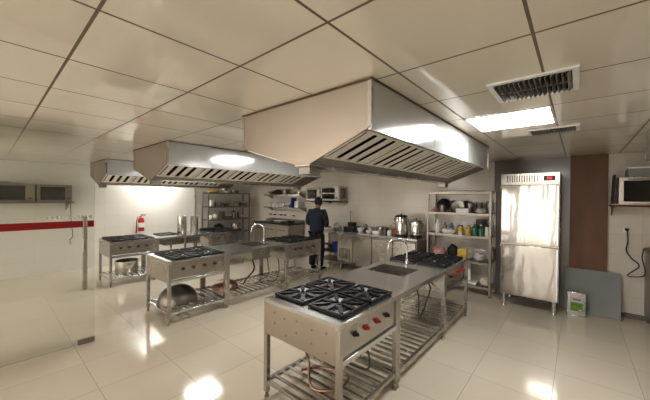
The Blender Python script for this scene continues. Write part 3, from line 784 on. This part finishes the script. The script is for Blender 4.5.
# ------------------------------------------------------------------ undercounter refrigerators along the back wall
t = thing('undercounter_refrigerator', 'long steel undercounter refrigerator with three doors and a grille below the urns', 'refrigerator', (-4.27,5.42,.035))
LW_ = 1.93
box('worktop', (-.02,-.03,.855), (LW_+.02,.70,.895), M['steel_top'], t, .004)
box('backsplash', (-.02,.70,.855), (LW_+.02,.715,.96), M['steel'], t)
box('carcass', (0,.03,.20), (LW_,.68,.855), M['wok'], t)
gd = box('grille_door', (.01,.0,.21), (.43,.03,.85), M['steel'], t, .004)
gv = MB()
for i in range(8): gv.box(.07+i*.04,-.003,.28,.082+i*.04,.003,.52)
gv.build('grille_slots', M['dark'], gd)
for i in range(3):
    x = .45+i*.495
    d = box('door', (x+.006,.0,.21), (x+.469,.03,.85), M['steel'], t, .004)
    MB().prism([(x+.01,-.001,.80),(x+.01,-.03,.845),(x+.01,-.001,.849)], (.455,0,0)).build('door_handle', M['steel_l'], d)
for x in (.05,.95,LW_-.05):
    for y in (.08,.62): MB().tube([(x,y,-.035),(x,y,.20)], .02, 10).build('leg', M['steel_d'], t)
zc = .931
def urn(x, y, r, h, label, dark=True):
    t = thing('tea_urn', label, 'urn', (x,y,zc))
    MB().lathe([(0,.02),(r*.98,.02),(r,.04),(r,h*.86),(r*.96,h*.88),(0,h*.88)], n=26).build('urn_body', M['pot'], t)
    MB().lathe([(0,0),(r*1.05,0),(r*1.05,.04),(0,.04)], n=26).build('urn_base', M['black'], t)
    l = MB().lathe([(r*1.03,h*.86),(r*1.03,h*.90),(r*.8,h*.94),(r*.3,h*.955),(0,h*.955)], n=26).build('lid', M['black'] if dark else M['steel_d'], t)
    MB().lathe([(0,0),(.014,0),(.012,.02),(.02,.03),(0,.036)], (0,0,h*.95), 10).build('lid_knob', M['black'], l)
    for s in (-1,1):
        MB().tube([(s*r,0,h*.66),(s*(r+.035),0,h*.68),(s*(r+.035),0,h*.78),(s*r,0,h*.8)], .008, 8).build('handle', M['black'], t)
    tp = MB().tube([(0,-r,.09),(0,-r-.05,.09)], .010, 8).tube([(0,-r-.05,.11),(0,-r-.05,.06)], .009, 8).build('dispensing_tap', M['black'], t)
urn(-2.80,5.72,.125,.46,'taller steel urn with a black lid on the undercounter refrigerator')
urn(-2.50,5.78,.115,.36,'shorter steel urn on the right end of the undercounter refrigerator',False)
t = thing('tabletop_stove', 'black cooker with a tall rod at the left end of the long worktop', 'cooker', (-4.10,5.78,zc))
box('cooker_body', (-.15,-.15,0), (.15,.15,.10), M['black'], t, .01)
MB().lathe([(0,.1),(.1,.1),(.11,.19),(.09,.2),(0,.2)], n=18).build('black_pot', M['iron'], t)
MB().tube([(-.08,.05,.10),(-.085,.05,.42)], .006, 6).lathe([(0,.42),(.02,.43),(.02,.455),(0,.465)], (-.085,.05,0), 10).build('ladle', M['black'], t)
bowl(-3.82,5.72,zc,.09,.09,'white','first white bowl from the left on the long worktop')
bowl(-3.66,5.90,zc,.07,.12,'tinpaper','pale deep bowl behind the white ones on the long worktop')
bowl(-3.55,5.66,zc,.08,.06,'white','small white bowl near the front of the long worktop')
carton(-3.36,5.70,zc,.16,.16,.055,'white','flat white container on the long worktop')
stockpot(-3.42,5.98,.10,.12,zc,'small steel pot at the back of the long worktop')
bottle(-3.20,6.03,zc,.03,.19,'tinpaper','white','slim pale bottle at the back of the long worktop')
stockpot(-3.24,5.84,.08,.13,zc,'dark pan near the jars on the long worktop',mat='wok')
jar(-3.04,5.66,zc,.045,.10,'white','white','short white jar before the dark pan')
t = thing('basket', 'orange basket with a hoop handle left of the taller urn', 'basket', (-3.03,5.84,zc))
MB().lathe([(0,0),(.07,0),(.085,.12),(.08,.12),(.065,.01),(0,.01)], n=16).build('basket_body', M['orange'], t)
MB().tube([(.08*cos(a),0,.12+.12*sin(a)) for a in [pi*i/10 for i in range(11)]], .006, 6).build('handle', M['copper'], t)
bag(-3.86,6.0,zc,.12,.16,.16,'steel_d','grey bundle behind the black cooker',41)

# small table by the person
t = thing('side_table', 'small open steel table with a lower shelf right of the person', 'table', (-5.12,5.58,0))
box('table_top', (0,0,.84), (.82,.55,.87), M['steel'], t, .003)
box('lower_shelf', (.02,.02,.16), (.80,.53,.18), M['steel_d'], t)
box('middle_shelf', (.02,.02,.36), (.80,.53,.375), M['steel_d'], t)
for x in (.02,.80):
    for y in (.02,.53): MB().box(x-.018,y-.018,0,x+.018,y+.018,.84).build('leg', M['steel'], t)
t = thing('bucket', 'blue plastic bucket on the lower shelf beside the person', 'bucket', (-4.56,5.76,.376))
MB().lathe([(0,0),(.09,0),(.12,.22),(.125,.22),(.125,.235),(.115,.235),(.088,.01),(0,.01)], n=20).build('bucket_body', M['blue'], t)
MB().tube([(.12*cos(a),.12*sin(a)*.2,.225-.09*sin(a)) for a in [pi*i/10 for i in range(11)]], .004, 6).build('handle', M['steel'], t)
bowl(-4.55,5.78,.871,.11,.09,'pot','steel bowl on the small table beside the person')
bag(-4.70,5.95,.871,.22,.2,.2,'cream','cream bundle on the small table beside the person',43)
bag(-4.90,5.82,.376,.3,.25,.18,'wok','brown bundle on the middle shelf of the small table',44)
jar(-4.42,5.72,.871,.04,.14,'wok','black','dark jar on the small table beside the person')

# ------------------------------------------------------------------ fire extinguisher on the left wall
t = thing('fire_extinguisher', 'red fire extinguisher hanging on the white left wall', 'extinguisher', (-8.62,2.68,.80))
MB().lathe([(0,0),(.065,0),(.072,.012),(.072,.30),(.05,.345),(.022,.36),(0,.36)], n=22).build('cylinder', M['red'], t)
MB().lathe([(.0735,.10),(.0735,.22)], n=22).build('paper_label', M['white'], t)
MB().lathe([(0,.355),(.02,.355),(.02,.40),(0,.40)], n=12).build('valve', M['steel_d'], t)
MB().box(-.012,-.01,.40,.012,.10,.412).box(-.012,-.01,.43,.012,.11,.44).build('trigger', M['black'], t)
MB().tube([(0,-.02,.385),(.0,-.085,.36),(.0,-.105,.25),(.02,-.115,.02),(.02,-.12,-.04)], [.008,.008,.009,.012,.018], 8).build('discharge_hose', M['duct'], t)
MB().box(-.118,-.02,.24,-.07,.02,.30).box(-.075,-.075,.26,-.07,.075,.275).build('wall_bracket', M['steel_d'], t)

# ------------------------------------------------------------------ glass door at the left
t = thing('glass_door', 'frameless glass door with a red strip and tall handle at left', 'glass door', (-4.30,.85,0))
box('glass_pane', (-.005,-1.15,.012), (.005,0,2.40), M['glass'], t)
MB().box(-.012,-.15,.004,.012,.004,.062).build('patch_fitting', M['steel_d'], t, bevel=.003)
st = box('red_strip', (.0052,-1.15,1.35), (.0068,-.005,1.425), M['redtag'], t)
hd = MB().box(.035,-.115,.64,.060,-.075,1.475).tube([(.005,-.095,.78),(.04,-.095,.78)],.01,8).tube([(.005,-.095,1.33),(.04,-.095,1.33)],.01,8)
hd.build('pull_handle', M['steel'], t, bevel=.004)
fz = MB(); rr = random.Random(3)
for i in range(11):
    y = -.41+i*.036
    fz.box(.0052,y,1.452,.0062,y+rr.choice((.014,.02,.024)),1.486)
fz.build('frosted_marks', M['frost'], t)

# ------------------------------------------------------------------ the person
def skinned(name, chain, edges, mat, parent, sub=2, root=0, smooth=True):
    me = bpy.data.meshes.new(name)
    me.from_pydata([c[0] for c in chain], edges, []); me.update()
    o = bpy.data.objects.new(name, me); COL.objects.link(o); o.parent = parent
    sk = o.modifiers.new('skin', 'SKIN'); sk.use_smooth_shade = True
    for i, c in enumerate(chain):
        r = c[1]; v = me.skin_vertices[0].data[i]
        v.radius = r if isinstance(r, tuple) else (r, r); v.use_root = (i == root)
    ss = o.modifiers.new('subdivision', 'SUBSURF'); ss.levels = sub; ss.render_levels = sub
    me.materials.append(mat)
    return o
P = thing('person', 'person in a navy jacket and black trousers standing at the back counter facing away', 'person', (-4.72,5.20,0), .10)
C = [((0,0,.93),.06),((0,.0,1.12),.08),((0,.0,1.30),.09),((0,.02,1.43),.075),((0,.04,1.50),.052),((.0,.07,1.58),(.072,.085)),((.0,.065,1.655),(.066,.075))]
Ed = [(0,1),(1,2),(2,3),(3,4),(4,5),(5,6)]
def add(pt, r, to):
    C.append((pt, r)); Ed.append((to, len(C)-1)); return len(C)-1
nose = add((0,.165,1.585), .014, 5)
for s in (-1,1):
    add((s*.082,.065,1.585), .014, 5)
    sh = add((s*.19,.01,1.39), .05, 2); el = add((s*.275,-.02,1.12), .04, sh)
    wr = add((s*.16,.20,1.03), .028, el); pm = add((s*.135,.27,1.02), (.036,.02), wr)
    for k in range(4):
        off = (k-1.5)*.02
        a = add((s*.135+off,.325+.004*(1.5-abs(k-1.5)),1.012), .0095, pm)
        b = add((s*.135+off*1.05,.35,.995), .0085, a); add((s*.135+off*1.0,.358,.97), .0075, b)
    th = add((s*.095,.285,1.01), .011, pm); add((s*.080,.32,.995), .009, th)
    hp = add((s*.10,0,.86), .06, 0); kn = add((s*.115,.02,.49), .05, hp); an = add((s*.12,-.02,.10), .038, kn)
    add((s*.13,.10,.035), .03, an)
skinned('body', C, Ed, M['skin'], P)
C = [((0,0,.84),(.20,.20)),((0,0,.98),(.205,.205)),((0,0,1.14),(.195,.195)),((0,.0,1.30),(.205,.205)),((0,.01,1.40),(.14,.14)),((0,.03,1.475),(.072,.072))]
Ed = [(0,1),(1,2),(2,3),(3,4),(4,5)]
for s in (-1,1):
    a = add((s*.20,.005,1.375), .088, 3); b = add((s*.26,-.01,1.25), .078, a); c = add((s*.29,-.02,1.115), .070, b); d = add((s*.22,.10,1.06), .056, c); add((s*.175,.18,1.035), .046, d)
j = skinned('jacket', C, Ed, M['navy'], P); j.scale = (1,.74,1)
C = [((0,0,.93),(.14,.12))]; Ed = []
for s in (-1,1):
    a = add((s*.10,0,.82), .12, 0); b = add((s*.112,.02,.49), .098, a); c = add((s*.12,-.01,.25), .085, b); add((s*.12,-.02,.08), .078, c)
skinned('trousers', C, Ed, M['trouser'], P)
for s in (-1,1):
    C = [((s*.12,-.05,.042),.042),((s*.125,.03,.045),(.046,.042)),((s*.135,.13,.034),(.042,.03)),((s*.14,.18,.028),(.03,.02))]; Ed = [(0,1),(1,2),(2,3)]
    skinned('shoe', C, Ed, M['duct'], P)
    MB().lathe([(0,-.008),(.006,-.005),(.008,0),(.006,.005),(0,.008)], (s*.03,.148,1.612), 10).build('eye', M['hair'], P)
hr = bmesh.new(); bmesh.ops.create_icosphere(hr, subdivisions=4, radius=1)
dele = [v for v in hr.verts if v.co.y > .45 and v.co.z < .35 or v.co.z < -.62]
bmesh.ops.delete(hr, geom=dele, context='VERTS')
rr = random.Random(5)
for v in hr.verts:
    n = 1+rr.uniform(-.015,.015); v.co = Vector((v.co.x*.092*n, v.co.y*.112*n+.062, v.co.z*.118*n+1.612))
m = MB(); m.bm.free(); m.bm = hr; m.build('hair', M['hair'], P)
MB().tube([(-.06,.115,1.562),(0,.158,1.548),(.06,.115,1.562)], [.003,.006,.003], 6).build('mouth', M['copper'], P)

GROUPS = {'ceiling_light':'ceiling light panels','ceiling_vent':'louvred vents in the ceiling','extraction_hood':'extraction hoods hanging over the islands','gas_range':'four-burner gas ranges of the islands','sink_table':'work tables between the ranges',
 'gooseneck_tap':'taps on the islands','box_oven':'box ovens on wall shelves','wall_shelf':'steel wall shelves','gas_valve':'gas valves below the wall shelves','storage_rack':'steel storage racks','tea_urn':'urns on the undercounter refrigerator',
 'gas_hose':'hoses under the islands','jar':'jars and canisters on the shelves','bottle':'bottles on the racks','bowl':'bowls on shelves and counters','bag':'bags and bundles on the racks','stock_pot':'pots standing about the kitchen','saucepan':'saucepans on the racks','carton':'boxes on shelves and counters','tray':'white trays on the bottom rack shelf','wok':'woks on the lower shelves','power_flex':'black power flexes on the walls'}
for o in SC.objects:
    k = o.name.split('.')[0]
    if o.parent is None and k in GROUPS and o.get('label'): o['group'] = GROUPS[k]

# ------------------------------------------------------------------ world, camera
w = bpy.data.worlds.new('room_air'); SC.world = w; w.use_nodes = True
w.node_tree.nodes['Background'].inputs[0].default_value = (1.,.93,.83,1); w.node_tree.nodes['Background'].inputs[1].default_value = 2.3
cam = bpy.data.cameras.new('camera'); co = bpy.data.objects.new('camera', cam); COL.objects.link(co)
cam.sensor_width = 36; cam.lens = 293.7165*36/650; cam.clip_start = .05
co.matrix_world = T(0,0,1.7149) @ Matrix.Rotation(.7102,4,'Z') @ Matrix.Rotation(pi/2-.008,4,'X') @ Matrix.Rotation(.0093,4,'Z')
SC.camera = co
SC.view_settings.view_transform = 'Standard'
SC.view_settings.look = 'None'
SC.view_settings.exposure = 1.1
SC.view_settings.gamma = 0.88
